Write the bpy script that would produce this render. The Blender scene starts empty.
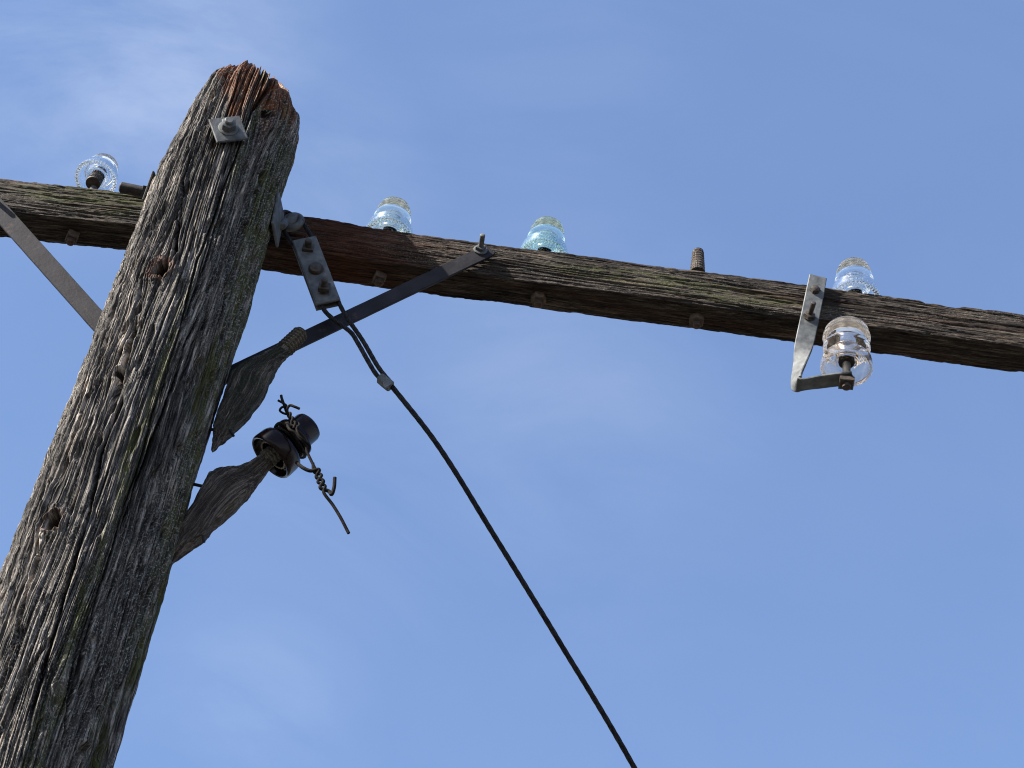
import bpy, math
import numpy as np

R_ = math.radians
col = bpy.context.scene.collection
rng = np.random.default_rng(7)

# ------------------------------------------------------------------ camera
ELEV = R_(43.2); FPX = 1650.0; ROLL = math.atan(0.133)
CAM = np.array([0.0, 0.0, 1.6])
VD = np.array([0, math.cos(ELEV), math.sin(ELEV)])
_X = np.array([1.0, 0, 0]); _U = np.array([0, -math.sin(ELEV), math.cos(ELEV)])
CR = math.cos(ROLL) * _X + math.sin(ROLL) * _U
CU = -math.sin(ROLL) * _X + math.cos(ROLL) * _U


def at(px, py, Y):
    """surveyed point of the photograph at distance Y in front of the camera's foot"""
    v = VD * FPX + CR * (px - 512) + CU * (384 - py)
    return CAM + v * (Y / v[1])


from mathutils import Matrix, Vector
cam_d = bpy.data.cameras.new('camera')
cam = bpy.data.objects.new('camera', cam_d); col.objects.link(cam)
cam_d.sensor_width = 36.0; cam_d.lens = FPX / 1024 * 36.0
cam_d.clip_start = 0.05; cam_d.clip_end = 6000
m = Matrix(((CR[0], CU[0], -VD[0], CAM[0]), (CR[1], CU[1], -VD[1], CAM[1]), (CR[2], CU[2], -VD[2], CAM[2]), (0, 0, 0, 1)))
cam.matrix_world = m
bpy.context.scene.camera = cam

# ------------------------------------------------------------------ noise
_perm = rng.permutation(512).astype(np.int32)
_g = rng.normal(size=(512, 3)); _g /= np.linalg.norm(_g, axis=1)[:, None]; _g = _g.astype(np.float32)


def pnoise(x, y, z):
    x, y, z = np.broadcast_arrays(np.asarray(x, np.float32), np.asarray(y, np.float32), np.asarray(z, np.float32))
    xi = np.floor(x); yi = np.floor(y); zi = np.floor(z)
    fx, fy, fz = x - xi, y - yi, z - zi
    xi = xi.astype(np.int32); yi = yi.astype(np.int32); zi = zi.astype(np.int32)
    u = fx * fx * fx * (fx * (fx * 6 - 15) + 10); v = fy * fy * fy * (fy * (fy * 6 - 15) + 10); w = fz * fz * fz * (fz * (fz * 6 - 15) + 10)
    out = np.zeros(x.shape, np.float32)
    for i in (0, 1):
        a = _perm[(xi + i) & 511]
        for j in (0, 1):
            b = _perm[(a + yi + j) & 511]
            for k in (0, 1):
                g = _g[_perm[(b + zi + k) & 511]]
                wgt = (u if i else 1 - u) * (v if j else 1 - v) * (w if k else 1 - w)
                out += wgt * (g[..., 0] * (fx - i) + g[..., 1] * (fy - j) + g[..., 2] * (fz - k))
    return out * 1.6


def fbm(x, y, z, o=3):
    s = 0; a = 1.0
    for k in range(o):
        s = s + a * pnoise(x * 2 ** k + 7.3 * k, y * 2 ** k + 3.1 * k, z * 2 ** k + 1.7 * k); a *= .5
    return s


def sstep(a, b, x):
    t = np.clip((x - a) / (b - a), 0, 1)
    return t * t * (3 - 2 * t)


# ------------------------------------------------------------------ mesh building
class MB:
    def __init__(s):
        s.v = []; s.f = []; s.n = 0

    def add(s, V, F):
        V = np.asarray(V, float).reshape(-1, 3)
        s.v.append(V); s.f += [tuple(int(i) + s.n for i in q) for q in F]; s.n += len(V)
        return s

    def grid(s, G, wrap_u=True, cap0=True, cap1=True, wrap_v=False):
        """G rows x cols x 3"""
        G = np.asarray(G, float); r, c = G.shape[:2]; F = []
        for i in range(r if wrap_v else r - 1):
            i2 = (i + 1) % r
            for j in range(c if wrap_u else c - 1):
                j2 = (j + 1) % c
                F.append((i * c + j, i * c + j2, i2 * c + j2, i2 * c + j))
        if wrap_u and not wrap_v:
            if cap0: F.append(tuple(range(c - 1, -1, -1)))
            if cap1: F.append(tuple((r - 1) * c + j for j in range(c)))
        return s.add(G, F)

    def tube(s, pts, r, seg=10, cap=True):
        pts = np.asarray(pts, float); n = len(pts)
        rr = np.full(n, r) if np.isscalar(r) else np.asarray(r)
        T = np.gradient(pts, axis=0); T /= np.linalg.norm(T, axis=1)[:, None]
        a = np.cross(T[0], [0, 0, 1.0]);
        if np.linalg.norm(a) < .1: a = np.cross(T[0], [1.0, 0, 0])
        N = a / np.linalg.norm(a); G = []
        for i in range(n):
            N = N - T[i] * (N @ T[i]); N /= np.linalg.norm(N); B = np.cross(T[i], N)
            ph = np.linspace(0, 2 * math.pi, seg, endpoint=False)
            G.append(pts[i] + rr[i] * (np.cos(ph)[:, None] * N + np.sin(ph)[:, None] * B))
        return s.grid(G, cap0=cap, cap1=cap)

    def lathe(s, prof, M, seg=48, close=False, mod=None):
        """prof list of (r,z) ; M 4x4 numpy"""
        ph = np.linspace(0, 2 * math.pi, seg, endpoint=False); G = []
        for k, (r, z) in enumerate(prof):
            zz = np.full(seg, z)
            if mod is not None: zz = zz + mod(k, ph)
            P = np.stack([r * np.cos(ph), r * np.sin(ph), zz], 1); G.append(P @ M[:3, :3].T + M[:3, 3])
        return s.grid(G, cap0=not close, cap1=not close, wrap_v=close)

    def prism(s, n, r, z0, z1, M, cham=.12, rot=0.0):
        h = (z1 - z0); c = cham * r
        prof = [(r - c, z0), (r, z0 + c * .6), (r, z1 - c * .6), (r - c, z1)]
        ph = np.linspace(0, 2 * math.pi, n, endpoint=False) + rot; G = []
        for rr, z in prof:
            P = np.stack([rr * np.cos(ph), rr * np.sin(ph), np.full(n, z)], 1); G.append(P @ M[:3, :3].T + M[:3, 3])
        return s.grid(G)

    def build(s, name, mat, parent=None, smooth=35, origin=None, bevel=0):
        V = np.concatenate(s.v)
        if parent is not None: o = np.array(world_loc(parent))
        elif origin is not None: o = np.asarray(origin, float)
        else: o = np.zeros(3)
        me = bpy.data.meshes.new(name)
        me.from_pydata((V - o).tolist(), [], s.f); me.update()
        me.materials.append(mat)
        for p in me.polygons: p.use_smooth = True
        if smooth is not None: me.set_sharp_from_angle(angle=R_(smooth))
        ob = bpy.data.objects.new(name, me); col.objects.link(ob)
        if parent is not None: ob.parent = parent
        else: ob.location = o
        if bevel:
            b = ob.modifiers.new('edge', 'BEVEL'); b.width = bevel; b.segments = 2; b.limit_method = 'ANGLE'
        return ob


def world_loc(o):
    l = Vector((0, 0, 0))
    while o is not None: l = l + o.location; o = o.parent
    return l


def frame(loc, zdir, xdir=(1, 0, 0)):
    z = np.asarray(zdir, float); z = z / np.linalg.norm(z)
    x = np.asarray(xdir, float); x = x - z * (x @ z)
    if np.linalg.norm(x) < 1e-3: x = np.cross(z, [0, 1.0, 0])
    x /= np.linalg.norm(x); y = np.cross(z, x)
    M = np.eye(4); M[:3, 0] = x; M[:3, 1] = y; M[:3, 2] = z; M[:3, 3] = loc
    return M


def catmull(P, n=12):
    P = np.asarray(P, float); P = np.vstack([2 * P[0] - P[1], P, 2 * P[-1] - P[-2]]); out = []
    for i in range(1, len(P) - 2):
        for t in np.linspace(0, 1, n, endpoint=False):
            a, b, c, d = P[i - 1:i + 3]
            out.append(.5 * ((2 * b) + (c - a) * t + (2 * a - 5 * b + 4 * c - d) * t * t + (3 * b - a - 3 * c + d) * t ** 3))
    out.append(P[-2]); return np.array(out)


def resample(P, step):
    d = np.r_[0, np.cumsum(np.linalg.norm(np.diff(P, axis=0), axis=1))]
    n = max(2, int(d[-1] / step)); t = np.linspace(0, d[-1], n)
    return np.stack([np.interp(t, d, P[:, k]) for k in range(3)], 1)


def thing(name, label, cat, loc, group=None):
    o = bpy.data.objects.new(name, None); col.objects.link(o); o.location = tuple(float(v) for v in loc)
    o.empty_display_size = .05
    o['label'] = label; o['category'] = cat
    if group: o['group'] = group
    return o


def tag(o, label, cat, group=None):
    o['label'] = label; o['category'] = cat
    if group: o['group'] = group
    return o


def big_grid(name, G, mat, parent, attrs, cap1=True):
    """dense wrapped grid straight to a mesh; attrs: name -> rows x cols x 3 vectors"""
    r, c = G.shape[:2]; o = np.array(world_loc(parent)) if parent else np.zeros(3)
    V = (G - o).reshape(-1, 3).astype(np.float32)
    i = np.arange(r - 1)[:, None]; j = np.arange(c)[None, :]; j2 = (j + 1) % c
    Q = np.stack([i * c + j, i * c + j2, (i + 1) * c + j2, (i + 1) * c + j], -1).reshape(-1, 4)
    me = bpy.data.meshes.new(name)
    me.vertices.add(len(V)); me.vertices.foreach_set('co', V.ravel())
    nl = Q.size; me.loops.add(nl); me.loops.foreach_set('vertex_index', Q.ravel().astype(np.int32))
    me.polygons.add(len(Q)); me.polygons.foreach_set('loop_start', np.arange(0, nl, 4, dtype=np.int32))
    me.polygons.foreach_set('use_smooth', np.ones(len(Q), bool))
    me.update(calc_edges=True); me.validate()
    for k, A in attrs.items():
        a = me.attributes.new(k, 'FLOAT_VECTOR', 'POINT'); a.data.foreach_set('vector', np.ascontiguousarray(A, np.float32).ravel())
    me.materials.append(mat)
    ob = bpy.data.objects.new(name, me); col.objects.link(ob)
    if parent: ob.parent = parent
    return ob


# ------------------------------------------------------------------ materials
def newmat(name):
    m_ = bpy.data.materials.new(name); m_.use_nodes = True
    nt = m_.node_tree; b = nt.nodes['Principled BSDF']
    return m_, nt, b


def N(nt, t, **kw):
    n = nt.nodes.new(t)
    for k, v in kw.items():
        if k.startswith('i_'):
            key = k[2:]; key = int(key) if key.isdigit() else key
            n.inputs[key].default_value = v
        else: setattr(n, k, v)
    return n


def ramp(nt, fac, stops):
    r = nt.nodes.new('ShaderNodeValToRGB'); e = r.color_ramp.elements
    while len(e) < len(stops): e.new(.5)
    for k, (p, c) in enumerate(stops):
        e[k].position = p; e[k].color = (*c, 1) if len(c) == 3 else c
    nt.links.new(fac, r.inputs[0]); return r.outputs[0]


def mixc(nt, fac, a, b, mode='MIX'):
    x = nt.nodes.new('ShaderNodeMix'); x.data_type = 'RGBA'; x.blend_type = mode
    for s_, v in ((0, fac), (6, a), (7, b)):
        if hasattr(v, 'is_output') or isinstance(v, bpy.types.NodeSocket): nt.links.new(v, x.inputs[s_])
        else: x.inputs[s_].default_value = v if s_ == 0 else (*v, 1)
    return x.outputs[2]


def mth(nt, op, a, b=None, c=None):
    x = nt.nodes.new('ShaderNodeMath'); x.operation = op
    for k, v in enumerate((a, b, c)):
        if v is None: continue
        if isinstance(v, bpy.types.NodeSocket): nt.links.new(v, x.inputs[k])
        else: x.inputs[k].default_value = v
    return x.outputs[0]


def wood(name, dark, mid, light, orange=(.185, .062, .018), green=(.082, .082, .024), bump=1.0, fine=420., spk=.5):
    """weathered wood: vector attribute 'grain' (third axis along the grain), 'stain' = orange (negative: painted hole shade), green, lichen"""
    m_, nt, b = newmat(name); L = nt.links
    ga = N(nt, 'ShaderNodeAttribute', attribute_name='grain'); st = N(nt, 'ShaderNodeAttribute', attribute_name='stain')
    sep = N(nt, 'ShaderNodeSeparateXYZ'); L.new(st.outputs['Vector'], sep.inputs[0])

    def nz(scale, stretch, detail=5, rough=.6):
        mp = N(nt, 'ShaderNodeMapping'); mp.inputs['Scale'].default_value = (1, 1, stretch); L.new(ga.outputs['Vector'], mp.inputs[0])
        n = N(nt, 'ShaderNodeTexNoise'); n.inputs['Scale'].default_value = scale; n.inputs['Detail'].default_value = detail
        n.inputs['Roughness'].default_value = rough; L.new(mp.outputs[0], n.inputs['Vector']); return n.outputs[0]
    n1 = nz(fine, .05, 4, .65); n2 = nz(95, .10, 5, .6); n3 = nz(22, .25, 4, .55); n4 = nz(520, .55, 3, .6)
    grain = mth(nt, 'ADD', mth(nt, 'MULTIPLY', n1, .45), mth(nt, 'ADD', mth(nt, 'MULTIPLY', n2, .4), mth(nt, 'MULTIPLY', n4, .15)))
    c = ramp(nt, grain, [(.36, dark), (.50, mid), (.63, light)])
    tone = ramp(nt, n3, [(.32, (.50, .47, .45)), (.5, (1, .98, .96)), (.68, (1.45, 1.36, 1.24))])
    c = mixc(nt, 1.0, c, tone, 'MULTIPLY')
    def lines(n, w_):
        return ramp(nt, mth(nt, 'ABSOLUTE', mth(nt, 'SUBTRACT', n, .5)), [(0.0, (0, 0, 0)), (w_ * .35, (.25, .25, .25)), (w_, (1, 1, 1))])
    ln1 = lines(nz(105, .028, 2, .5), .030); ln2 = lines(nz(240, .035, 2, .55), .050)
    lm = mth(nt, 'MULTIPLY', ln1, ln2)
    c = mixc(nt, lm, mixc(nt, 1.0, c, (.32, .30, .29), 'MULTIPLY'), c)
    # fallen knot: hole shade painted dark over rotten heartwood; then orange rot
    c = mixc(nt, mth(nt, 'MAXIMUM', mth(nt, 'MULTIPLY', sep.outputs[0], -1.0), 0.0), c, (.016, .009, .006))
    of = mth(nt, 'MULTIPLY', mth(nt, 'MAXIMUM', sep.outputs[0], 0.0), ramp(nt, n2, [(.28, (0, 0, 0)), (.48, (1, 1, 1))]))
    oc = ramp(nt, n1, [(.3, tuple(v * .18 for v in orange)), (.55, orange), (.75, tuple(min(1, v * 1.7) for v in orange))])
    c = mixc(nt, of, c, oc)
    # algae
    gf = mth(nt, 'MULTIPLY', sep.outputs[1], ramp(nt, nz(60, .2, 5, .7), [(.40, (0, 0, 0)), (.58, (1, 1, 1))]))
    gc = ramp(nt, n1, [(.3, tuple(v * .45 for v in green)), (.6, green), (.8, tuple(v * 1.8 for v in green))])
    c = mixc(nt, gf, c, gc)
    # crusty pale lichen specks
    lf = mth(nt, 'MULTIPLY', sep.outputs[2], ramp(nt, nz(430, .5, 3, .75), [(.54, (0, 0, 0)), (.62, (1, 1, 1))]))
    c = mixc(nt, mth(nt, 'MULTIPLY', lf, spk), c, (.56, .52, .45))
    L.new(c, b.inputs['Base Color']); b.inputs['Roughness'].default_value = .82
    b.inputs['Specular IOR Level'].default_value = .25
    hgt = mth(nt, 'ADD', mth(nt, 'MULTIPLY', n1, .6), mth(nt, 'ADD', mth(nt, 'MULTIPLY', n4, .25), mth(nt, 'MULTIPLY', n2, .5)))
    hgt = mth(nt, 'ADD', hgt, mth(nt, 'ADD', mth(nt, 'MULTIPLY', lf, .12), mth(nt, 'MULTIPLY', lm, .45)))
    bp = N(nt, 'ShaderNodeBump'); bp.inputs['Strength'].default_value = .9 * bump; bp.inputs['Distance'].default_value = .006
    L.new(hgt, bp.inputs['Height']); L.new(bp.outputs[0], b.inputs['Normal'])
    return m_


def metal(name, base, base2, rough=.5, met=.5, scale=60, rust=None, rustamt=.0, bump=.3, spec=.22):
    m_, nt, b = newmat(name); L = nt.links
    tc = N(nt, 'ShaderNodeTexCoord')
    def nz(s_, d=5, r=.6):
        n = N(nt, 'ShaderNodeTexNoise'); n.inputs['Scale'].default_value = s_; n.inputs['Detail'].default_value = d; n.inputs['Roughness'].default_value = r
        L.new(tc.outputs['Object'], n.inputs['Vector']); return n.outputs[0]
    b.inputs['Specular IOR Level'].default_value = spec
    a = nz(scale); c = ramp(nt, a, [(.35, base), (.65, base2)])
    r2 = nz(scale * 4, 4, .7)
    if rust:
        f = ramp(nt, nz(scale * .55, 6, .7), [(.62 - rustamt, (0, 0, 0)), (.72 - rustamt, (1, 1, 1))])
        c = mixc(nt, f, c, rust)
        L.new(mth(nt, 'MULTIPLY', mth(nt, 'SUBTRACT', 1.0, f), met), b.inputs['Metallic'])
    else: b.inputs['Metallic'].default_value = met
    L.new(c, b.inputs['Base Color'])
    L.new(mth(nt, 'ADD', mth(nt, 'MULTIPLY', r2, .35), rough - .17), b.inputs['Roughness'])
    bp = N(nt, 'ShaderNodeBump'); bp.inputs['Strength'].default_value = bump; bp.inputs['Distance'].default_value = .002
    L.new(r2, bp.inputs['Height']); L.new(bp.outputs[0], b.inputs['Normal'])
    return m_


def glass(name, tint, film=.16, filmc=(.80, .84, .82), rough=.0):
    m_, nt, b = newmat(name); L = nt.links
    b.inputs['Base Color'].default_value = (*tint, 1); b.inputs['Transmission Weight'].default_value = 1.0
    b.inputs['IOR'].default_value = 1.5; b.inputs['Roughness'].default_value = rough
    tc = N(nt, 'ShaderNodeTexCoord')
    n = N(nt, 'ShaderNodeTexNoise'); n.inputs['Scale'].default_value = 55; n.inputs['Detail'].default_value = 4; L.new(tc.outputs['Object'], n.inputs['Vector'])
    bp = N(nt, 'ShaderNodeBump'); bp.inputs['Strength'].default_value = .05; bp.inputs['Distance'].default_value = .002
    L.new(n.outputs[0], bp.inputs['Height'])
    # thin dusty film that scatters a little light both ways
    d = N(nt, 'ShaderNodeBsdfDiffuse'); d.inputs[0].default_value = (*filmc, 1)
    t = N(nt, 'ShaderNodeBsdfTranslucent'); t.inputs[0].default_value = (*filmc, 1)
    mx = N(nt, 'ShaderNodeMixShader'); L.new(d.outputs[0], mx.inputs[1]); L.new(t.outputs[0], mx.inputs[2]); mx.inputs[0].default_value = .5
    n2 = N(nt, 'ShaderNodeTexNoise'); n2.inputs['Scale'].default_value = 38; n2.inputs['Detail'].default_value = 5; L.new(tc.outputs['Object'], n2.inputs['Vector'])
    f = mth(nt, 'MULTIPLY', ramp(nt, n2.outputs[0], [(.35, (.45, .45, .45)), (.7, (1.6, 1.6, 1.6))]), film)
    m2 = N(nt, 'ShaderNodeMixShader'); L.new(f, m2.inputs[0]); L.new(b.outputs[0], m2.inputs[1]); L.new(mx.outputs[0], m2.inputs[2])
    L.new(m2.outputs[0], nt.nodes['Material Output'].inputs['Surface'])
    return m_


M_pole = wood('weathered_pole_wood', (.014, .0125, .012), (.098, .090, .082), (.51, .465, .42), spk=.62)
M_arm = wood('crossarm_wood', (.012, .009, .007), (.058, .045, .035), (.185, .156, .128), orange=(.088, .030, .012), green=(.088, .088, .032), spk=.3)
M_brk = wood('bracket_wood', (.020, .0165, .013), (.095, .081, .066), (.30, .26, .22), orange=(.10, .055, .04), green=(.030, .033, .016), spk=.3)
M_cob = wood('pin_cob_wood', (.03, .027, .023), (.11, .098, .086), (.26, .24, .215), spk=.5)
M_tip = wood('threaded_tip_wood', (.05, .048, .045), (.12, .115, .105), (.24, .23, .21), spk=.1, bump=.12)
M_galv = metal('galvanised_steel', (.075, .079, .082), (.165, .17, .17), .64, .3, 45, rust=(.13, .08, .05), rustamt=-.03)
M_bolt = metal('weathered_bolt', (.04, .034, .03), (.095, .083, .073), .6, .4, 90, rust=(.07, .042, .028), rustamt=.10)
M_nut = metal('rusty_nut_steel', (.045, .034, .027), (.12, .085, .06), .7, .1, 70, rust=(.13, .06, .03), rustamt=.08)
M_brace = metal('brace_steel', (.013, .0118, .014), (.026, .0235, .027), .62, .25, 25, rust=(.09, .055, .045), rustamt=.02, bump=.25)
M_dark = metal('dark_iron', (.012, .011, .0105), (.035, .031, .028), .65, .2, 70, rust=(.06, .035, .022), rustamt=.05)
M_wire = metal('wire_strand', (.011, .010, .0105), (.034, .032, .032), .55, .3, 90, spec=.12)
M_wire2 = metal('tie_wire', (.007, .006, .0055), (.020, .017, .015), .7, .0, 120, spec=.05)
M_brownp, _nt, _b = newmat('brown_glaze')
_b.inputs['Base Color'].default_value = (.009, .0036, .003, 1); _b.inputs['Roughness'].default_value = .2; _b.inputs['Specular IOR Level'].default_value = .16
M_bisque, _nt, _b = newmat('unglazed_rim')
_b.inputs['Base Color'].default_value = (.36, .29, .22, 1); _b.inputs['Roughness'].default_value = .8

# ------------------------------------------------------------------ ground
gm, nt, b = newmat('dry_grass_ground')
tc = N(nt, 'ShaderNodeTexCoord')
n1 = N(nt, 'ShaderNodeTexNoise'); n1.inputs['Scale'].default_value = .35; n1.inputs['Detail'].default_value = 8; nt.links.new(tc.outputs['Object'], n1.inputs['Vector'])
n2 = N(nt, 'ShaderNodeTexNoise'); n2.inputs['Scale'].default_value = 30; n2.inputs['Detail'].default_value = 6; nt.links.new(tc.outputs['Object'], n2.inputs['Vector'])
c1 = ramp(nt, n1.outputs[0], [(.38, (.030, .030, .024)), (.48, (.075, .072, .062)), (.56, (.16, .152, .14)), (.66, (.23, .22, .205))])
c2 = ramp(nt, n2.outputs[0], [(.3, (.45, .45, .45)), (.7, (1.3, 1.3, 1.3))])
nt.links.new(mixc(nt, 1.0, c1, c2, 'MULTIPLY'), b.inputs['Base Color']); b.inputs['Roughness'].default_value = .95
bp = N(nt, 'ShaderNodeBump'); bp.inputs['Distance'].default_value = .05; nt.links.new(n2.outputs[0], bp.inputs['Height']); nt.links.new(bp.outputs[0], b.inputs['Normal'])
g = MB(); rr = np.r_[0.01, np.geomspace(.5, 3000, 60)]; ph = np.linspace(0, 2 * math.pi, 96, endpoint=False)
G = np.zeros((len(rr), 96, 3))
for i, r in enumerate(rr):
    x = r * np.cos(ph); y = r * np.sin(ph)
    z = .06 * pnoise(x * .35, y * .35, 0 * x) * min(1, r / 3) + .9 * pnoise(x * .006, y * .006, 5 + 0 * x) * min(1, r / 400)
    G[i] = np.stack([x, y, z], 1)
g.grid(G, cap0=True, cap1=False)
go = g.build('ground', gm, smooth=None); go['kind'] = 'structure'

# ------------------------------------------------------------------ pole
PX, PY, PR = -.688, 2.385, .137
SZ1, SZT = 4.43, 4.672
pole = thing('utility_pole', 'tall grey cracked wooden utility pole with split orange top and long crossarm', 'utility pole', (PX, PY, 0))


def cyl_hit(px, py):
    """angle and height where a line of sight meets the near side of the pole"""
    v = at(px, py, 1.0) - CAM; v = v / np.linalg.norm(v)
    ox, oy = CAM[0] - PX, CAM[1] - PY
    a = v[0] ** 2 + v[1] ** 2; b_ = ox * v[0] + oy * v[1]; c_ = ox * ox + oy * oy - PR * PR
    dsc = max(0, b_ * b_ - a * c_); t = (-b_ - math.sqrt(dsc)) / a
    p = CAM + v * t
    return math.atan2(p[1] - PY, p[0] - PX) % (2 * math.pi), p[2]


C_ = 1000
zs = np.concatenate([np.arange(-.3, 2.70, .03), np.arange(2.70, SZ1, .0021)])
tt = np.concatenate([np.linspace(0, .8, 110, endpoint=False), 1 - np.geomspace(.2, .0006, 60)])
prof_z = np.concatenate([zs, SZ1 + (SZT - SZ1) * tt])
prof_s = np.concatenate([np.ones(len(zs)), (1 - tt ** 4.4) ** (1 / 1.7)])
# normal in (r,z)
dr = np.gradient(prof_s * PR); dz = np.gradient(prof_z); ln = np.hypot(dr, dz); nr = dz / ln; nzv = -dr / ln
nzv[:len(zs) - 1] = 0; nr[:len(zs) - 1] = 1
TH = np.concatenate([np.linspace(0, math.pi * .92, 200, endpoint=False), np.linspace(math.pi * .92, 2 * math.pi * 1.04 - math.pi * .08, 800, endpoint=False)])[None, :]; ZZ = prof_z[:, None]
TH, ZZ = np.broadcast_arrays(TH, ZZ)
S = TH * PR
knots = []
for (kx, ky, a_, dep) in ((160, 267, .024, .085), (53, 521, .020, .075), (192, 380, .012, .006), (118, 372, .011, .020), (127, 345, .008, .012), (268, 112, .022, .022), (238, 300, .008, .004), (95, 640, .010, .006), (60, 690, .012, .005), (150, 505, .009, .010)):
    th, z_ = cyl_hit(kx, ky); knots.append((th, z_, a_, dep))
for k in range(14):
    knots.append((rng.uniform(.6, 2.6), rng.uniform(.4, 4.4), rng.uniform(.008, .018), rng.uniform(.005, .025)))
for k in range(12):
    knots.append((rng.uniform(3.2, 6.1), rng.uniform(.3, 2.9), rng.uniform(.008, .018), rng.uniform(.005, .025)))
PSI = S + .008 * fbm(np.cos(TH) * 1.2, np.sin(TH) * 1.2, ZZ * .9, 2) + .0008 * fbm(np.cos(TH) * 5, np.sin(TH) * 5, ZZ * 7, 3)
dshift = np.zeros_like(PSI); khole = np.zeros_like(PSI); kr = []
for th, z_, a_, dep in knots:
    ds = ((TH - th + math.pi) % (2 * math.pi) - math.pi) * PR; dzk = (ZZ - z_)
    q = ds * ds + (dzk / 2.6) ** 2
    infl = a_ * a_ * .9 / (q + a_ * a_ * .45)
    dshift -= ds * infl / (1 + infl) * 1.15 * np.exp(-q / (a_ * 6) ** 2)
    rk = np.sqrt(ds * ds + (dzk / 1.25) ** 2); rk = rk * (1 + .25 * pnoise(ds * 90, dzk * 90, 0 * ds + th))
    khole += -dep * np.exp(-(rk / (a_ * .55)) ** 4) + np.minimum(dep * .1, .0045) * np.exp(-((rk - a_ * 1.05) / (a_ * .32)) ** 2)
    khole += -.0016 * np.sin(rk * 900) * np.exp(-((rk - a_) / (a_ * .6)) ** 2)
PSI = PSI + dshift
TW = PSI / PR
cx, sy = np.cos(TW) * PR, np.sin(TW) * PR
top = sstep(4.25, 4.68, ZZ)


def cracks(f, fz, w, off, warp=0):
    n = pnoise(cx * f + off, sy * f + off * 1.7, ZZ * fz + off * .6)
    return np.exp(-(n / w) ** 2)


H = .0035 * fbm(np.cos(TH) * 1.6, np.sin(TH) * 1.6, ZZ * 1.6, 2)
mask1 = sstep(-.35, .25, pnoise(cx * 14, sy * 14, ZZ * 1.1 + 9))
H -= (.0135 + .020 * top) * cracks(15, .28, .045, 3.3) * mask1
H -= (.0085 + .010 * top) * cracks(30, .42, .055, 11.1) * sstep(-.45, .05, pnoise(cx * 20, sy * 20, ZZ * 1.5 + 4))
m2 = sstep(-.45, .2, pnoise(cx * 12, sy * 12, ZZ * 2 + 14))
H -= (.0085 + .005 * top) * cracks(54, .55, .07, 21.7) * (.25 + .75 * m2)
H -= .0060 * cracks(95, .9, .10, 41.7) * sstep(-.6, -.1, pnoise(cx * 25, sy * 25, ZZ * 2.5 + 1))
H -= .0030 * cracks(180, 2.0, .15, 31.2)
H += .0010 * pnoise(cx * 60, sy * 60, ZZ * 3) + .0008 * pnoise(cx * 190, sy * 190, ZZ * 9)
lit = sstep(.4, -.5, (TH - 4.712 + math.pi) % (2 * math.pi) - math.pi)
fl = pnoise(cx * 85 + 5, sy * 85, ZZ * 22)
H += (.0007 + .0008 * lit) * np.sign(fl) * sstep(.08, .22, np.abs(fl)) + (.0006 + .0007 * lit) * pnoise(cx * 200, sy * 200, ZZ * 70)
H -= .009 * sstep(.36, .52, pnoise(cx * 62, sy * 62, ZZ * 13 + 3)) * (1 - top)
H += khole - .0035 * sstep(.75, .95, np.cos(TH)) * sstep(3.3, 3.5, ZZ) * (1 - sstep(3.8, 4.0, ZZ))
# named long checks seen in the picture: lists of pixels down the check, width, depth
for pts, w_, d_ in (([(262, 88), (250, 118), (238, 150), (215, 215), (197, 262), (180, 330), (160, 400)], .0028, .022),
                    ([(271, 84), (262, 96), (252, 110)], .0075, .040),
                    ([(240, 72), (232, 100), (212, 150), (193, 205), (178, 262)], .0022, .016),
                    ([(205, 110), (183, 180), (176, 238), (172, 250)], .0030, .022),
                    ([(178, 228), (175, 250), (170, 262)], .0055, .026),
                    ([(134, 325), (128, 350), (118, 385), (112, 400)], .0060, .022),
                    ([(197, 320), (185, 345), (178, 372), (160, 420), (137, 480), (118, 540)], .0032, .022),
                    ([(120, 405), (100, 455), (90, 510), (70, 575), (52, 640), (30, 720)], .0042, .026),
                    ([(62, 470), (42, 520), (36, 560), (14, 640), (0, 690)], .0034, .020),
                    ([(150, 430), (128, 500), (100, 590), (74, 690), (60, 760)], .0026, .018),
                    ([(230, 170), (215, 215), (203, 262), (190, 310)], .0020, .012),
                    ([(285, 110), (270, 150), (262, 185)], .003, .018),
                    ([(222, 76), (210, 100), (190, 150)], .003, .016)):
    w_ = w_ * .62
    hz = np.array([cyl_hit(*p) for p in pts]); hz = hz[np.argsort(hz[:, 1])]
    th_c = np.interp(ZZ[:, 0], hz[:, 1], hz[:, 0])[:, None]
    ins = sstep(hz[0, 1] - .01, hz[0, 1] + .04, ZZ) * (1 - sstep(hz[-1, 1] - .01, hz[-1, 1] + (.5 if hz[-1, 1] > 4.4 else .03), ZZ))
    dd = ((TH - th_c + math.pi) % (2 * math.pi) - math.pi) * PR
    dd = dd + .0022 * pnoise(0 * dd + w_ * 900, ZZ * 14, 0 * dd) + .0009 * pnoise(0 * dd + 5, ZZ * 60, 0 * dd)
    ww = w_ * (1 + .45 * pnoise(0 * dd, ZZ * 9, 0 * dd + d_ * 500))
    H -= ins * d_ * np.exp(-(np.abs(dd) / ww) ** 2.4)
    H += ins * .0018 * np.exp(-((np.abs(dd) - 2.2 * ww) / ww) ** 2)
# the crown: craggy
cr = sstep(4.50, 4.70, ZZ)
H += cr * (.014 * fbm(cx * 30, sy * 30, ZZ * 4, 3) - .004)
Rr = PR * prof_s[:, None] * (1 - .17 * sstep(4.22, 4.60, ZZ) * sstep(.1, -1, np.cos(TH)) + .03 * sstep(4.3, 4.5, ZZ) * sstep(.3, 1, np.cos(TH)))
shrink = np.clip(Rr / .04, 0, 1)
H = np.clip(H, -.09, .016) * (.25 + .75 * shrink)
rad = np.maximum(Rr + H * nr[:, None], .0005 + 0 * H)
zz = ZZ + H * nzv[:, None] * 1.3
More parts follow.
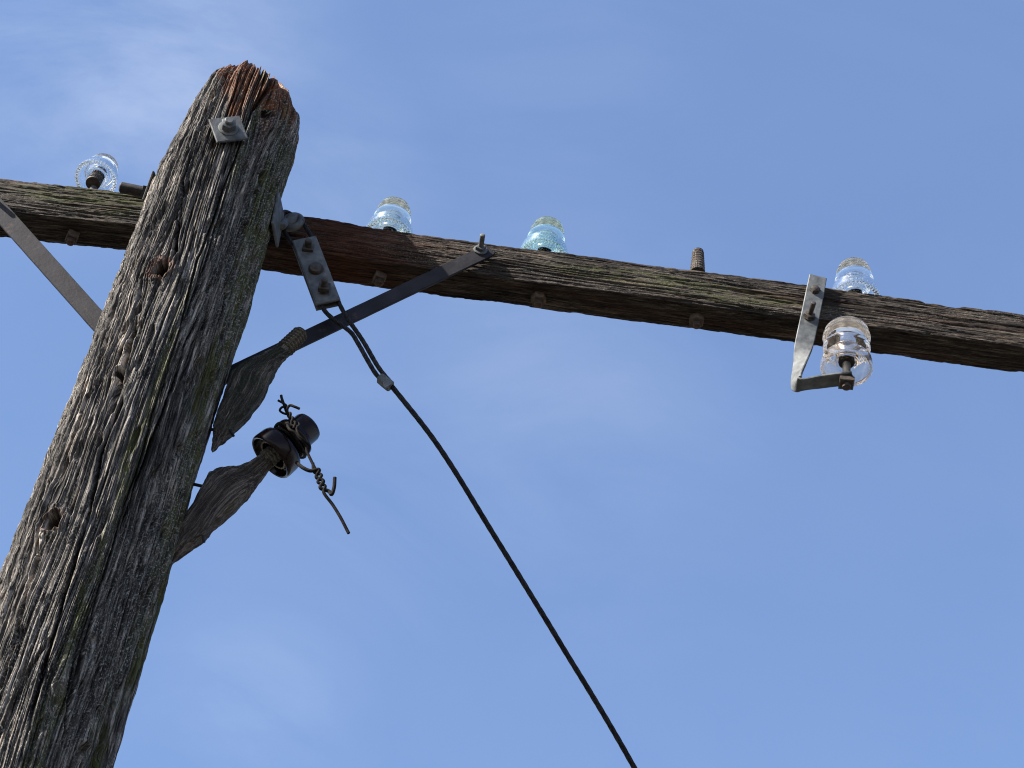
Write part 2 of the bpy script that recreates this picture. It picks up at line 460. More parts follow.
# ragged skyline of the top: lower to the left and right, notch right of centre
rx = rad * np.cos(TH); ry = rad * np.sin(TH)
tilt = np.interp(rx, [-.14, -.10, -.06, .03, .055, .075, .10, .14], [.0, .012, .014, -.006, -.040, -.008, -.045, -.06])
zz = zz + cr * (tilt + .018 * pnoise(rx * 45, ry * 28, 0 * rx + 3) + .010 * pnoise(rx * 110, ry * 80, 0 * rx))
flare = 1 + .10 * sstep(1.5, 0, ZZ)
G = np.stack([PX + rx * flare, PY + ry * flare, zz], -1)
# stains, plus painted shade in the knot holes
ang = (TH - 4.712 + math.pi) % (2 * math.pi) - math.pi     # 0 towards the viewer, + to the right
n_a = fbm(cx * 12, sy * 12, ZZ * 2.5, 3)
orange = sstep(.0, .45, (ZZ - 4.53) / .20 + .85 * n_a + .75 * sstep(-.45, .1, ang) - .35 * sstep(-.3, -.7, ang)) * (ZZ > 4.3)
strip = sstep(.16, .03, np.abs(ang - .66 - .10 * pnoise(0 * ZZ, ZZ * 3, 0 * ZZ))) * sstep(4.25, 4.55, ZZ) * .8
orange = np.maximum(orange, strip)
for th, z_, a_, dep in knots:
    ds = ((TH - th + math.pi) % (2 * math.pi) - math.pi) * PR
    rk = np.sqrt(ds * ds + ((ZZ - z_) / 1.2) ** 2)
    orange = np.maximum(orange, .40 * np.exp(-((rk - a_ * .95) / (a_ * .22)) ** 2) * (dep > .07) * (1.3 if a_ > .022 else .6))
green = sstep(.0, .55, n_a + 1.5 * (sstep(.55, 1.25, ang) - .55) + .12) * sstep(-.2, .2, ang) * (1 - sstep(4.35, 4.6, ZZ))
green = np.maximum(green, 1.2 * sstep(.75, 1.0, ang) * sstep(3.3, 3.7, ZZ) * (1 - sstep(4.45, 4.6, ZZ)) * sstep(-.5, .1, n_a))
green = np.maximum(green, .9 * sstep(.13, .02, np.abs(ang - .38 - .14 * pnoise(0 * ZZ, ZZ * 1.5, 0 * ZZ + 3))) * sstep(-.25, .2, pnoise(cx * 8, sy * 8, ZZ * 2 + 2)))
gl = np.array([cyl_hit(*p) for p in ((150, 400), (127, 470), (108, 530), (90, 590), (62, 700), (48, 760))]); gl = gl[np.argsort(gl[:, 1])]
gth = np.interp(ZZ[:, 0], gl[:, 1], gl[:, 0])[:, None]; gd = ((TH - gth + math.pi) % (2 * math.pi) - math.pi) * PR + .006 * pnoise(0 * TH, ZZ * 6, 0 * TH)
green = np.maximum(green, 1.5 * sstep(.020, .006, np.abs(gd)) * (ZZ < gl[-1, 1]) * sstep(-.35, .2, pnoise(cx * 30, sy * 30, ZZ * 5 + 7)))
lich = sstep(-.25, .35, pnoise(cx * 9, sy * 9, ZZ * 1.8 + 8) + .25 * sstep(-.2, .6, ang))
heart_shade = np.zeros_like(orange)  # shade inside knot holes, put into the colour along with brown rotten wood
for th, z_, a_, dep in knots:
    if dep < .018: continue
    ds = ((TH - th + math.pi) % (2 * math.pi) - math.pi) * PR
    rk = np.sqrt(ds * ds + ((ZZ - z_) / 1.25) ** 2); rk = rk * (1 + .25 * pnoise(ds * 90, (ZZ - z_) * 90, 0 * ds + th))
    heart_shade = np.maximum(heart_shade, sstep(a_ * .74, a_ * .58, rk))
orange = orange * (1 - heart_shade) - heart_shade
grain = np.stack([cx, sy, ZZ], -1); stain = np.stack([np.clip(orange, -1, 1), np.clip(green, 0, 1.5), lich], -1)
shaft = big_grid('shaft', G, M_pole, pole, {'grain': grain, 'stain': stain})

# ------------------------------------------------------------------ crossarm
AX0, AX1 = -1.95, 1.30
AY0, AY1, AZ0, AZ1 = 2.500, 2.584, 4.263, 4.374
hw, hh, cr_ = (AY1 - AY0) / 2, (AZ1 - AZ0) / 2, .006
per = []   # perimeter
for (sx, sz, a0) in ((1, 1, 0), (-1, 1, 90), (-1, -1, 180), (1, -1, 270)):
    for a in np.linspace(0, 90, 6):
        t = R_(a0 + a); per.append((sx * (hw - cr_) + cr_ * math.cos(t), sz * (hh - cr_) + cr_ * math.sin(t)))
per = np.array(per + [per[0]]); d = np.r_[0, np.cumsum(np.linalg.norm(np.diff(per, axis=0), axis=1))]
NP = 260; s_ = np.linspace(0, d[-1], NP, endpoint=False)
py_, pz_ = np.interp(s_, d, per[:, 0]), np.interp(s_, d, per[:, 1])
nrm = np.stack([np.clip(py_ / (hw - .001), -1, 1) ** 9, np.clip(pz_ / (hh - .001), -1, 1) ** 9], 1); nrm /= np.linalg.norm(nrm, axis=1)[:, None] + 1e-6
xs = np.concatenate([[AX0 - .002], np.arange(AX0, AX1, .0028), [AX1, AX1 + .002]])
XX = xs[:, None] + 0 * py_[None, :]; YY = py_[None, :] + 0 * XX; Z2 = pz_[None, :] + 0 * XX
wy = YY + .002 * fbm(XX * 1.3, YY * 6, Z2 * 6, 2); wz = Z2 + .003 * fbm(XX * 1.1 + 5, YY * 6, Z2 * 6, 2) + .012 * XX


def ck(f, fx, w, off):
    n = pnoise(wy * f + off, wz * f + 2 * off, XX * fx + off); return np.exp(-(n / w) ** 2)


H = -.0060 * ck(30, .8, .05, 2.2) * sstep(-.2, .3, pnoise(wy * 20, wz * 20, XX * 1.3))
H -= .0032 * ck(75, 2.2, .11, 7.2) * sstep(-.4, .2, pnoise(wy * 30, wz * 30, XX * 2))
H -= .0016 * ck(170, 5, .2, 5.2)
H += .0016 * pnoise(wy * 90, wz * 90, XX * 9) + .0008 * pnoise(wy * 220, wz * 220, XX * 24) + .0007 * pnoise(wy * 260, wz * 260, XX * 90)
H += .0006 * pnoise(wy * 12, wz * 12, XX * 3)
edge = (np.abs(YY) > hw - .012) & (np.abs(Z2) > hh - .012)
H -= edge * (.0012 * sstep(.05, .5, pnoise(XX * 55, YY * 80, Z2 * 80)) + .004 * sstep(.42, .6, pnoise(XX * 9, YY * 40, Z2 * 40)))
H -= (Z2 > hh - .02) * .0018 * sstep(-.1, .6, pnoise(XX * 7 + 3, YY * 30, Z2 * 30))
gy = YY + H * nrm[None, :, 0]; gz = Z2 + H * nrm[None, :, 1]
for k, f in ((0, 0.001), (-1, .001)): gy[k] *= f; gz[k] *= f
gz = gz + .012 * np.exp(-((XX + .80) / .27) ** 2) + (Z2 > 0) * (Z2 / hh) * .008 * np.exp(-((XX + .56) / .16) ** 2)
G = np.stack([XX, gy + (AY0 + AY1) / 2, gz + (AZ0 + AZ1) / 2], -1)
front = sstep(-hw + .004, -hw + .0, YY) * 0 + (YY < -hw + .006)
rel = (Z2 / hh)
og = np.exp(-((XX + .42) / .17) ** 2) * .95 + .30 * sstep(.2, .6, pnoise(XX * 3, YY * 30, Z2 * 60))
gr = sstep(.25, .9, 1.0 * np.exp(-((XX - .35) / .30) ** 2) * np.exp(-((rel - .05 + .9 * (XX - .2)) / .55) ** 2) * 1.35 + .9 * np.exp(-((XX + 1.0) / .20) ** 2) * np.exp(-((rel - .3) / .8) ** 2) * 1.2 + .25 * pnoise(XX * 5, YY * 20, Z2 * 40))
gr = gr * (Z2 > -hh + .008)
lc = (1 - .85 * np.clip(og, 0, 1)) * sstep(-.1, .5, pnoise(XX * 4, YY * 20, Z2 * 25) + .2 * (Z2 > -hh + .004)) * (Z2 > -hh + .004)
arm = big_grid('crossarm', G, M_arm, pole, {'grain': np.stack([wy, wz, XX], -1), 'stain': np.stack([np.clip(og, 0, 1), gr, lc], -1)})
arm['label'] = 'long dark weathered timber crossarm patched with green lichen'

ACY = (AY0 + AY1) / 2


# ------------------------------------------------------------------ hardware helpers
def nut(mb, M, r=.013, h=.012, shank=.010, sr=.0065, n=6, rot=.2):
    mb.prism(n, r, 0, h, M, rot=rot)
    mb.lathe([(sr, h * .5), (sr, h + shank - .001), (sr - .0015, h + shank), (.0003, h + shank)], M, 14)
    return mb


def plate(mb, M, a, b_, t, c=.0015):
    """flat plate: half sizes a,b in local x,y, thickness t in +z"""
    G_ = []
    for (q, z) in ((c, 0), (0, c), (0, t - c), (c, t)):
        P = np.array([[a - q, b_ - q, z], [-a + q, b_ - q, z], [-a + q, -b_ + q, z], [a - q, -b_ + q, z]]); G_.append(P @ M[:3, :3].T + M[:3, 3])
    return mb.grid(G_)


def ribbon(pts, wdirs, w, t, n=10):
    """flat strap swept along pts; wdirs give the width direction"""
    P = catmull(pts, n); W = catmull(wdirs, n); T = np.gradient(P, axis=0)
    ww = catmull(np.stack([w, w, w], 1) if not np.isscalar(w) else np.full((len(pts), 3), w), n)[:, 0]
    G_ = []
    for p, wd, td, wi in zip(P, W, T, ww):
        td = td / np.linalg.norm(td); wd = wd - td * (wd @ td); wd /= np.linalg.norm(wd); nn = np.cross(td, wd)
        a, h = wi / 2, t / 2; c = t * .25
        G_.append([p + wd * x_ + nn * y_ for x_, y_ in ((a, h - c), (a - c, h), (-a + c, h), (-a, h - c), (-a, -h + c), (-a + c, -h), (a - c, -h), (a, -h + c))])
    return MB().grid(G_)


# braces
for kind in (0, 1):
    if kind == 0:
        A = at(490.5, 250, 2.487); B = at(226, 376, 2.487)
    else:
        A = at(2, 213.5, 2.487); B = at(102, 325.5, 2.487)
    u = (B - A) / np.linalg.norm(B - A)
    if kind == 1:
        A = A - u * .13; B = B + u * .26
    else: B = B + u * .13
    wdir = np.cross(u, [0, 1.0, 0]); wdir /= np.linalg.norm(wdir)
    rows = resample(np.array([A, B]), .01); wv = .0185 if kind == 0 else .0215
    G_ = []
    for i, p in enumerate(rows):
        e_ = 1.0 if 0 < i < len(rows) - 1 else .86
        yo = -.006 * sstep(.0, .5, i / len(rows)) * 0
        nn = np.array([0, 1.0, 0]); p = p + nn * yo
        a = wv * e_ * (1 + .02 * float(pnoise(np.float32(i * .3), np.float32(kind), np.float32(0)))); h = .0032
        G_.append([p + wdir * x_ + nn * y_ for x_, y_ in ((a, h - .001), (a - .001, h), (-a + .001, h), (-a, h - .001), (-a, -h + .001), (-a + .001, -h), (a - .001, -h), (a, -h + .001))])
    br = MB().grid(G_).build('brace', M_brace, pole)
    if kind == 0: br['label'] = 'dark flat steel brace slanting down right of the shaft'
    else: br['label'] = 'flat steel brace slanting down left of the shaft'
    bolt_p = at(480.5, 250, 2.4838) if kind == 0 else A + u * .02 - np.array([0, .0032, 0])
    bm = MB()
    Mb = frame(bolt_p, (0.03, -1, .10)); bm.lathe([(.016, -.001), (.016, .002), (.0145, .003), (.001, .003)], Mb, 24)
    nut(bm, frame(bolt_p + np.array([0, -.002, 0]), (.03, -1, .10)), .0125, .009, .032, .0058, 4, .4)
    bm.build('bolt', M_galv if kind == 0 else M_bolt, br)

# top through-bolt with diamond washer on the near face
th, z_ = cyl_hit(228, 132)
nrml = np.array([math.cos(th), math.sin(th), 0]); wp = np.array([PX, PY, z_]) + nrml * (PR + .004)
tilt_n = nrml + np.array([0, 0, -.10])
wm = MB(); Mw = frame(wp, tilt_n, (1, 0, .52)); plate(wm, Mw, .034, .034, .0065)
wo = wm.build('square_washer', M_galv, pole); wo['label'] = 'grey diamond-set square washer high on the shaft'
bm = MB(); bm.lathe([(.0215, .0065), (.0215, .0085), (.020, .0095), (.001, .0095)], Mw, 24)
bm.prism(6, .0165, .0095, .026, Mw, rot=.3); bm.lathe([(.0095, .024), (.0095, .031), (.0075, .0335), (.0005, .0335)], Mw, 20)
bm.build('nut', M_galv, wo)

# cross bolt running sideways through the pole: plate + bolt end on the left
zc = at(152, 190, PY)[2]
lp = at(156.5, 184, PY); Ml = frame((PX - PR - .001, PY + .012, lp[2] - .020), (-1, 0, .10), (0, 1, .35))
wm = MB(); plate(wm, Ml, .036, .036, .006); wl = wm.build('square_washer', M_dark, pole); wl['label'] = 'dark square washer seen edge-on left of the shaft'
bm = MB(); bm.prism(4, .017, .006, .022, Ml, rot=.5); bm.lathe([(.0125, .02), (.0125, .070), (.010, .073), (.001, .073)], Ml, 20)
bm.build('bolt', M_dark, wl)
# washer on the right side
rp = at(277.5, 219, PY + .01)
Mr = frame((PX + PR + .001, PY + .012, rp[2]), (1, -.10, .02), (0, 1, .15)); wm = MB(); plate(wm, Mr, .040, .044, .006)
wr = wm.build('square_washer', M_galv, pole); wr['label'] = 'pale square washer plate on the right side of the shaft'

# ------------------------------------------------------------------ insulators
def ins_body(M, h=.106, sc=1.0, beads=38):
    outer = [(.0405, .0005), (.0440, -.0005), (.0478, .0005), (.0500, .0045), (.0498, .016), (.0478, .026), (.0448, .0335), (.0400, .0375), (.0330, .0400), (.0290, .0440), (.0284, .0490), (.0315, .0525),
             (.0370, .0545), (.0396, .0580), (.0396, .0625), (.0365, .0660), (.0300, .0690), (.0275, .0725), (.0290, .0760), (.0340, .0785), (.0360, .0805), (.0360, .0845), (.0315, .0870), (.0308, .0895), (.0328, .0920), (.0318, .0965), (.0275, .1010), (.0210, .1045), (.0140, .1068), (.001, .1078)]
    inner = [(.001, .080), (.0120, .0795), (.0165, .0765), (.0178, .070), (.0182, .040), (.0188, .016), (.0200, .0125), (.0232, .0120), (.0255, .0150), (.0268, .026), (.0290, .0345), (.0335, .0360), (.0372, .0310), (.0392, .016)]
    prof = [(r * sc, z * sc) for r, z in outer + inner]
    ph_n = beads

    def mod(k, ph):
        if k in (0, 1, 2, 3): return -.0034 * sc * np.clip(np.cos(ph_n * ph), -.15, 1) * (1 if k in (1, 2) else .35)
        return 0 * ph
    mb = MB(); mb.lathe(prof, M, 38 * 8, close=False, mod=mod)
    # close the ring between the last inner and first outer row by bridging
    n = 38 * 8; r = len(prof); mb.f = mb.f[:-2]
    for j in range(n): mb.f.append(((r - 1) * n + j, (r - 1) * n + (j + 1) % n, (j + 1) % n, j))
    return mb, n, r, len(outer)


def ins_mesh(M, sc=1.0):
    mb, n, r, no = ins_body(M, sc=sc)
    # the row-to-row bridge between outer top centre and inner bore centre is removed, both tips capped
    bad0 = (no - 1) * n; keep = []
    for f in mb.f:
        if min(f) >= bad0 and max(f) < bad0 + 2 * n and min(f) < bad0 + n and max(f) >= bad0 + n: continue
        keep.append(f)
    keep.append(tuple(bad0 + j for j in range(n))); keep.append(tuple(bad0 + n + j for j in range(n - 1, -1, -1)))
    mb.f = keep
    return mb


def cob_mesh(M, z0, z1, r0, r1):
    prof = [(r0 * .4, z0), (r0, z0 + .001)]
    n = 8
    L_ = z1 - z0
    for k in range(n * 4 + 1):
        t = k / (n * 4); prof.append((r0 + (r1 - r0) * t + .0009 * math.sin(k * math.pi / 2), z0 + .004 + (L_ - .006) * t))
    prof += [(r1 * .7, z1 - .001), (.0005, z1)]
    return MB().lathe(prof, M, 28)


def add_grain(ob, M, k=1.0, stain=(.1, .1, .5)):
    me = ob.data; V = np.empty(len(me.vertices) * 3, np.float32); me.vertices.foreach_get('co', V); V = V.reshape(-1, 3) + np.array(world_loc(ob))
    Li = np.linalg.inv(M); L_ = V @ Li[:3, :3].T + Li[:3, 3]
    a = me.attributes.new('grain', 'FLOAT_VECTOR', 'POINT'); a.data.foreach_set('vector', (L_ * k).astype(np.float32).ravel())
    s2 = np.broadcast_to(np.array(stain, np.float32), V.shape)
    a = me.attributes.new('stain', 'FLOAT_VECTOR', 'POINT'); a.data.foreach_set('vector', np.ascontiguousarray(s2).ravel())


def xat(px, z, Y=ACY):
    """world x of a thing standing at depth Y and height z, seen in column px"""
    lo, hi = -3, 3
    for _ in range(50):
        x = (lo + hi) / 2; v = np.array([x, Y, z]) - CAM; u = 512 + FPX * (v @ CR) / (v @ VD)
        if u < px: lo = x
        else: hi = x
    return x


G_clear = glass('clear_glass', (.955, .98, .965), .025)
G_green = glass('pale_green_glass', (.91, .97, .915), .045, (.80, .90, .84))
G_aqua = glass('aqua_glass', (.79, .95, .89), .06, (.66, .90, .88))
G_straw = glass('straw_glass', (.95, .855, .75), .035, (.88, .76, .66))

INS_Z = AZ1 + .012
pins = [('left', 91, G_clear, 'clear glass insulator tipped back left of the pole', .045, (-.06, .36, 1.0)),
        ('a', 389.5, G_green, 'pale green glass insulator on the crossarm nearest right of the pole', 0, (.0, .03, 1)),
        ('b', 544, G_aqua, 'aqua blue glass insulator mid crossarm beside the bare pin', 0, (.02, .0, 1)),
        ('bare', 697.5, None, '', 0, (.0, .0, 1)),
        ('c', 855, G_clear, 'clear glass insulator on top of the crossarm above the hanging steel bracket', 0, (0, .0, 1))]
for key, px, gm_, lab, lift, tl in pins:
    x = xat(px, 4.41); base = np.array([x, ACY, AZ1]); tl = np.array(tl, float); tl /= np.linalg.norm(tl)
    if gm_ is None:
        root = thing('insulator_pin', 'bare steel pin with threaded wooden cob standing on the crossarm', 'insulator pin', base)
        Mp = frame(base + np.array([0, 0, -.03]), tl)
        cz = .067
        o = cob_mesh(Mp, cz, cz + .074, .0165, .0125).build('wooden_cob', M_cob, root); add_grain(o, Mp)
    else:
        root = thing('glass_insulator', lab, 'insulator', base, 'glass insulators standing on the crossarm')
        Mp = frame(base + np.array([0, 0, .012 + lift - .03]), tl)
        Mi = frame(base + np.array([0, 0, .016 + lift]) + (tl * .028 + np.array([-.004, 0, .004]) if key == 'left' else 0), tl)
        ins_mesh(Mi, 1.10 if key != 'left' else .98).build('glass_body', gm_, root, smooth=None)
        o = cob_mesh(Mi, -.012 if key != 'left' else -.028, .066, .0165, .0135).build('wooden_cob', M_dark if key != 'left' else M_bolt, root)
    Ms = frame(base - np.array([0, 0, .02]), (0, 0, 1) if key != 'left' else tl * .4 + np.array([0, 0, .6]))
    MB().lathe([(.0085, 0), (.0085, .09 if key != 'bare' else .07), (.0005, .09 if key != 'bare' else .07)], Ms, 18).build('steel_shank', M_galv if key in ('bare', 'left') else M_bolt, root)
    # nut below the arm
    if key != 'c':
        pass
    nb = MB(); Mn = frame((xat(px, 4.41), ACY, AZ0 + .001), (.05, -.04, -1)); nut(nb, Mn, .0175, .020, .012, .0085, 4 if key in ('left', 'a') else 6, .5 + px); nb.build('nut', M_nut, root)

# ------------------------------------------------------------------ hanging steel bracket
Yb = 2.489
root = thing('drop_bracket', 'galvanised steel strap bracket bolted to the crossarm front and twisted under a glass insulator', 'bracket', at(812, 310, Yb))
T0 = at(818, 277, Yb); T1 = at(811, 312, Yb); T2 = at(804, 345, Yb - .001); T3 = at(800.5, 362, Yb - .004)
T4 = at(796.5, 379, Yb - .010); T5 = at(799, 384.5, Yb - .014); T6 = at(815, 382.5, Yb - .020); T7 = at(834, 380, Yb - .03); T8 = at(852, 378, Yb - .04)
xw = (1, 0, 0); yw = (.25, -1, 0.05)
mids = lambda p, q, t: p * (1 - t) + q * t
path = [T0, mids(T0, T1, .5), T1, mids(T1, T2, .5), T2, T3, T4, T5, T6, T7, T8]
wds = np.array([xw, xw, xw, xw, (1, -.12, 0), (.80, -.62, 0), (.42, -1, 0), (.30, -1, 0), (.18, -1, 0), (.12, -1, 0), (.12, -1, 0)], float)
st = ribbon(path, wds, np.array([.040, .041, .041, .041, .040, .034, .036, .038, .040, .040, .040]), .0062, 10).build('strap', M_galv, root, smooth=40)
for (bx, by, s1) in ((814.8, 290.5, 4), (809, 317, 6)):
    p = at(bx, by, Yb - .0031); bm = MB(); Mb = frame(p, (0, -1, 0) if s1 == 4 else (.05, -1, .15))
    if s1 == 4: bm.lathe([(.0125, 0), (.0125, .003), (.0105, .008), (.006, .0105), (.0005, .011)], Mb, 6)
    else:
        bm.lathe([(.014, 0), (.014, .002), (.001, .0022)], Mb, 20); nut(bm, Mb, .0125, .010, .030, .0058, 6)
    bm.build('bolt', M_bolt, root)
# pin through the foot
foot = at(846.5, 379.5, Yb - .040); up = np.array([.045, .0, 1.0]); Mf = frame(foot, up)
bm = MB(); bm.lathe([(.0085, .003), (.0085, .05), (.0005, .05)], Mf, 18); bm.lathe([(.0150, .003), (.0150, .006), (.0110, .012), (.0085, .014)], Mf, 26)
bm.build('pin', M_galv, root)
bm = MB(); nut(bm, frame(foot - up * .0031, -up), .0215, .013, .009, .009, 4, .9); bm.build('nut', M_bolt, root)
o = cob_mesh(Mf, .046, .112, .0165, .013).build('threaded_cob', M_dark, root)
# its insulator, with a wide skirt
rim = foot + up * .030
root = thing('glass_insulator', 'straw tinted glass insulator with wide open skirt', 'insulator', rim)
root['label'] = 'straw tinted glass insulator with wide skirt held up by the steel bracket below the crossarm'
outer = [(.0490, .000), (.0515, -.0015), (.0540, .000), (.0550, .004), (.0545, .016), (.0525, .026), (.0480, .0330), (.0400, .0375), (.0345, .0420), (.0335, .0470), (.0360, .0520), (.0460, .0555), (.0500, .0595), (.0502, .0640), (.0470, .0680), (.0380, .0720), (.0340, .0770), (.0345, .0820), (.0400, .0865),
         (.0475, .0895), (.0508, .0925), (.0508, .0975), (.0455, .1000), (.0450, .1040), (.0480, .1065), (.0468, .1130), (.0410, .1210), (.0300, .1280), (.0150, .1318), (.001, .1328)]
inner = [(.001, .100), (.012, .0995), (.0165, .096), (.0178, .088), (.0183, .050), (.0190, .026), (.0205, .0215), (.0240, .0205), (.0268, .0235), (.0280, .036), (.0305, .0440), (.0355, .0455), (.0425, .0400), (.0465, .026), (.0480, .010)]
Mi = frame(rim, up); mb = MB(); n = 128
mb.lathe(outer, Mi, n); mb.f = mb.f[:-2]; nv = mb.n; r1 = len(outer)
mb.f.append(tuple((r1 - 1) * n + j for j in range(n)))
mb.lathe(inner, Mi, n); mb.f = mb.f[:-2]; mb.f.append(tuple(nv + j for j in range(n - 1, -1, -1))); r2 = len(inner)
for j in range(n): mb.f.append((nv + (r2 - 1) * n + j, nv + (r2 - 1) * n + (j + 1) % n, (j + 1) % n, j))
mb.build('glass_body', G_straw, root, smooth=None)

# ------------------------------------------------------------------ wooden side brackets
SY = 2.400


def side_bracket(name, label, pairs, th_, Yc, ends, stain, thread):
    Lp = np.array([at(*a, Yc) for a, b_ in pairs]); Rp = np.array([at(*b_, Yc) for a, b_ in pairs])
    def lin(A, n=14):
        A = np.asarray(A, float); t = np.arange(0, (len(A) - 1) * n + 1) / n
        B = np.stack([np.interp(t, np.arange(len(A)), A[:, q]) for q in range(A.shape[1])], 1)
        C = catmull(A, n)[:len(B)]
        return .7 * B + .3 * C
    Lc, Rc = lin(Lp), lin(Rp); thv = lin(np.stack([th_] * 3, 1))[:, 0]
    nC = 72; G_ = []; Gr = []
    cum = np.r_[0, np.cumsum(np.linalg.norm(np.diff((Lc + Rc) / 2, axis=0), axis=1))]
    for i in range(len(Lc)):
        c_ = (Lc[i] + Rc[i]) / 2; w_ = (Rc[i] - Lc[i]) / 2
        t_ = cum[i] / cum[-1]; ex = .5 if t_ < .75 else .5 + .5 * (t_ - .75) / .25
        a = np.linspace(0, 2 * math.pi, nC, endpoint=False)
        ex = .22 if t_ < .7 else .22 + .78 * (t_ - .7) / .3
        ca = np.sign(np.cos(a)) * np.abs(np.cos(a)) ** ex; sa = np.sign(np.sin(a)) * np.abs(np.sin(a)) ** ex
        G_.append(c_ + ca[:, None] * w_ + sa[:, None] * np.array([0, thv[i] / 2, 0]))
        Gr.append(np.stack([ca * np.linalg.norm(w_), sa * thv[i] / 2, np.full(nC, cum[i])], 1))
    G_ = np.array(G_); Gr = np.array(Gr)
    Q0, Q1, Q2 = Gr[..., 0], Gr[..., 1], Gr[..., 2]
    Hd = -.0020 * np.exp(-(pnoise(Q0 * 70 + 3, Q1 * 70, Q2 * 5) / .12) ** 2) + .0009 * pnoise(Q0 * 110, Q1 * 110, Q2 * 8) - .0016 * np.exp(-(pnoise(Q0 * 170 + 3, Q1 * 170, Q2 * 12) / .2) ** 2) + .0005 * pnoise(Q0 * 200, Q1 * 200, Q2 * 90)
    cen = G_.mean(1, keepdims=True); dv = G_ - cen; dl = np.linalg.norm(dv, axis=2, keepdims=True); G_ = G_ + dv / (dl + 1e-5) * Hd[..., None] * np.clip(dl / .006, 0, 1)
    root_ = thing(name, label, 'wooden bracket', G_[0].mean(0), 'wooden side brackets nailed to the pole')
    st_ = np.broadcast_to(np.array(stain, np.float32), Gr.shape).copy()
    tipf = np.exp(-(Q2 / .05) ** 2); st_[..., 0] = np.clip(st_[..., 0] + tipf * .15, 0, 1); st_[..., 1] *= (1 - tipf)
    mb_ = MB().grid(G_)
    ob = mb_.build('wooden_body', M_brk, root_, smooth=None)
    me = ob.data
    a = me.attributes.new('grain', 'FLOAT_VECTOR', 'POINT'); a.data.foreach_set('vector', Gr.astype(np.float32).ravel())
    a = me.attributes.new('stain', 'FLOAT_VECTOR', 'POINT'); a.data.foreach_set('vector', st_.astype(np.float32).ravel())
    A_, B_ = at(*thread[0], Yc), at(*thread[1], Yc); Mt = frame(A_, B_ - A_); Lt = np.linalg.norm(B_ - A_)
    prof = [(.0125, -.01), (.0130, 0)]; nt_ = 7
    for k in range(nt_ * 12 + 1):
        t_ = k / (nt_ * 12); prof.append((.0160 - .002 * t_ + .0030 * math.sin(k * math.pi / 6), .001 + (Lt - .004) * t_))
    prof += [(.010, Lt), (.0005, Lt + .0005)]
    o_ = MB().lathe(prof, Mt, 32).build('threaded_tip', M_tip, root_); add_grain(o_, Mt, 1, (.0, .1, .3))
    return root_


pairs1 = [((211.0, 450), (213.0, 452.5)), ((212.5, 441), (222, 444)), ((213, 429), (234.4, 431)), ((219, 410), (250.5, 413.9)), ((225.8, 392.4), (264.5, 394.5)), ((232, 375), (270.5, 380)),
          ((249.4, 362.3), (280, 364)), ((270.9, 350.5), (289.5, 355)), ((280.6, 343.5), (294, 350.5))]
b1 = side_bracket('wooden_bracket', 'mossy blade-shaped wooden bracket with bare threaded tip hanging beside the pole', pairs1,
                  np.array([.004, .012, .026, .034, .036, .036, .032, .028, .026]), SY, None, (.05, .95, .25), ((285, 349), (302.5, 331.5)))
pairs2 = [((168.5, 560), (170.4, 566)), ((168, 550), (183.3, 553.5)), ((183, 524), (202, 539.4)), ((199.7, 493.7), (218.4, 523)), ((209, 477), (237, 508)), ((222, 471), (247.7, 496)), ((239, 468.5), (256, 486.7)), ((253, 461), (266, 474)), ((262, 453.5), (273, 465))]
b2 = side_bracket('wooden_bracket', 'lower brown wooden bracket carrying the dark brown insulator', pairs2,
                  np.array([.012, .026, .036, .038, .038, .036, .033, .030, .028]), SY, None, (.12, .10, .30), ((266, 460), (288, 442)))
for rt, p0, p1 in ((b1, (200, 428.5), (222, 430.5)), (b2, (188, 483), (206, 487)), (b1, (262, 404), (262.5, 405))):
    a, b_ = at(*p0, SY), at(*p1, SY)
    if p0[0] == 262: continue
    MB().tube([a, (a + b_) / 2, b_], .0032, 10).build('nail', M_dark, rt)
# broken nail ends poking through lower edges
for rt, p0, p1 in ((b1, (230, 430), (233.5, 436)), (b2, (203, 536), (204, 542))):
    a, b_ = at(*p0, SY - .012), at(*p1, SY - .014)
    MB().tube([a, (a + b_) / 2, b_], .0028, 10).build('nail', M_dark, rt)

# brown porcelain insulator
A_, B_ = at(271.5, 456.5, SY), at(311, 425, SY); ax = (B_ - A_); ax[1] -= .008; ax[2] -= .006; axn = ax / np.linalg.norm(ax)
Lx = np.linalg.norm(ax); root = thing('porcelain_insulator', 'dark brown glazed insulator with knotted tie wire on the lower wooden bracket', 'insulator', A_)
k = Lx / .118
Mi = frame(A_ - axn * .004, axn)
outer = [(.0470, .0), (.0500, -.001), (.0525, .002), (.0530, .008), (.0520, .030), (.0495, .0385), (.0440, .0420), (.0350, .0450), (.0310, .0500), (.0320, .0570), (.0400, .0610), (.0435, .0650), (.0445, .0720), (.0430, .0790), (.0385, .0830),
         (.0345, .0850), (.0330, .0900), (.0325, .1120), (.0300, .1190), (.0240, .1230), (.010, .1245), (.001, .1246)]
inner = [(.001, .060), (.012, .060), (.0190, .050), (.0230, .030), (.0285, .0100)]
inner2 = [(.0325, .0100), (.0350, .013), (.0390, .015), (.0430, .012), (.0455, .005)]
n = 96; mb = MB(); allp = inner2 + outer
mb.lathe([(r * .94, z * k) for r, z in allp], Mi, n); mb.f = mb.f[:-2]; mb.f.append(tuple((len(allp) - 1) * n + j for j in range(n)))
mb.build('glazed_body', M_brownp, root, smooth=50)
mb = MB(); mb.lathe([(r, z * k) for r, z in [(.0275, .016), (.0290, .0085), (.0305, .0075), (.0322, .0085), (.0330, .014)]], Mi, n); mb.f = mb.f[:-2]
mb.build('unglazed_rim', M_bisque, root)
mb = MB(); mb.lathe([(r, z * k) for r, z in inner], Mi, n); mb.f = mb.f[:-2]; mb.f.append(tuple(range(n))); mb.build('bore', M_brownp, root)


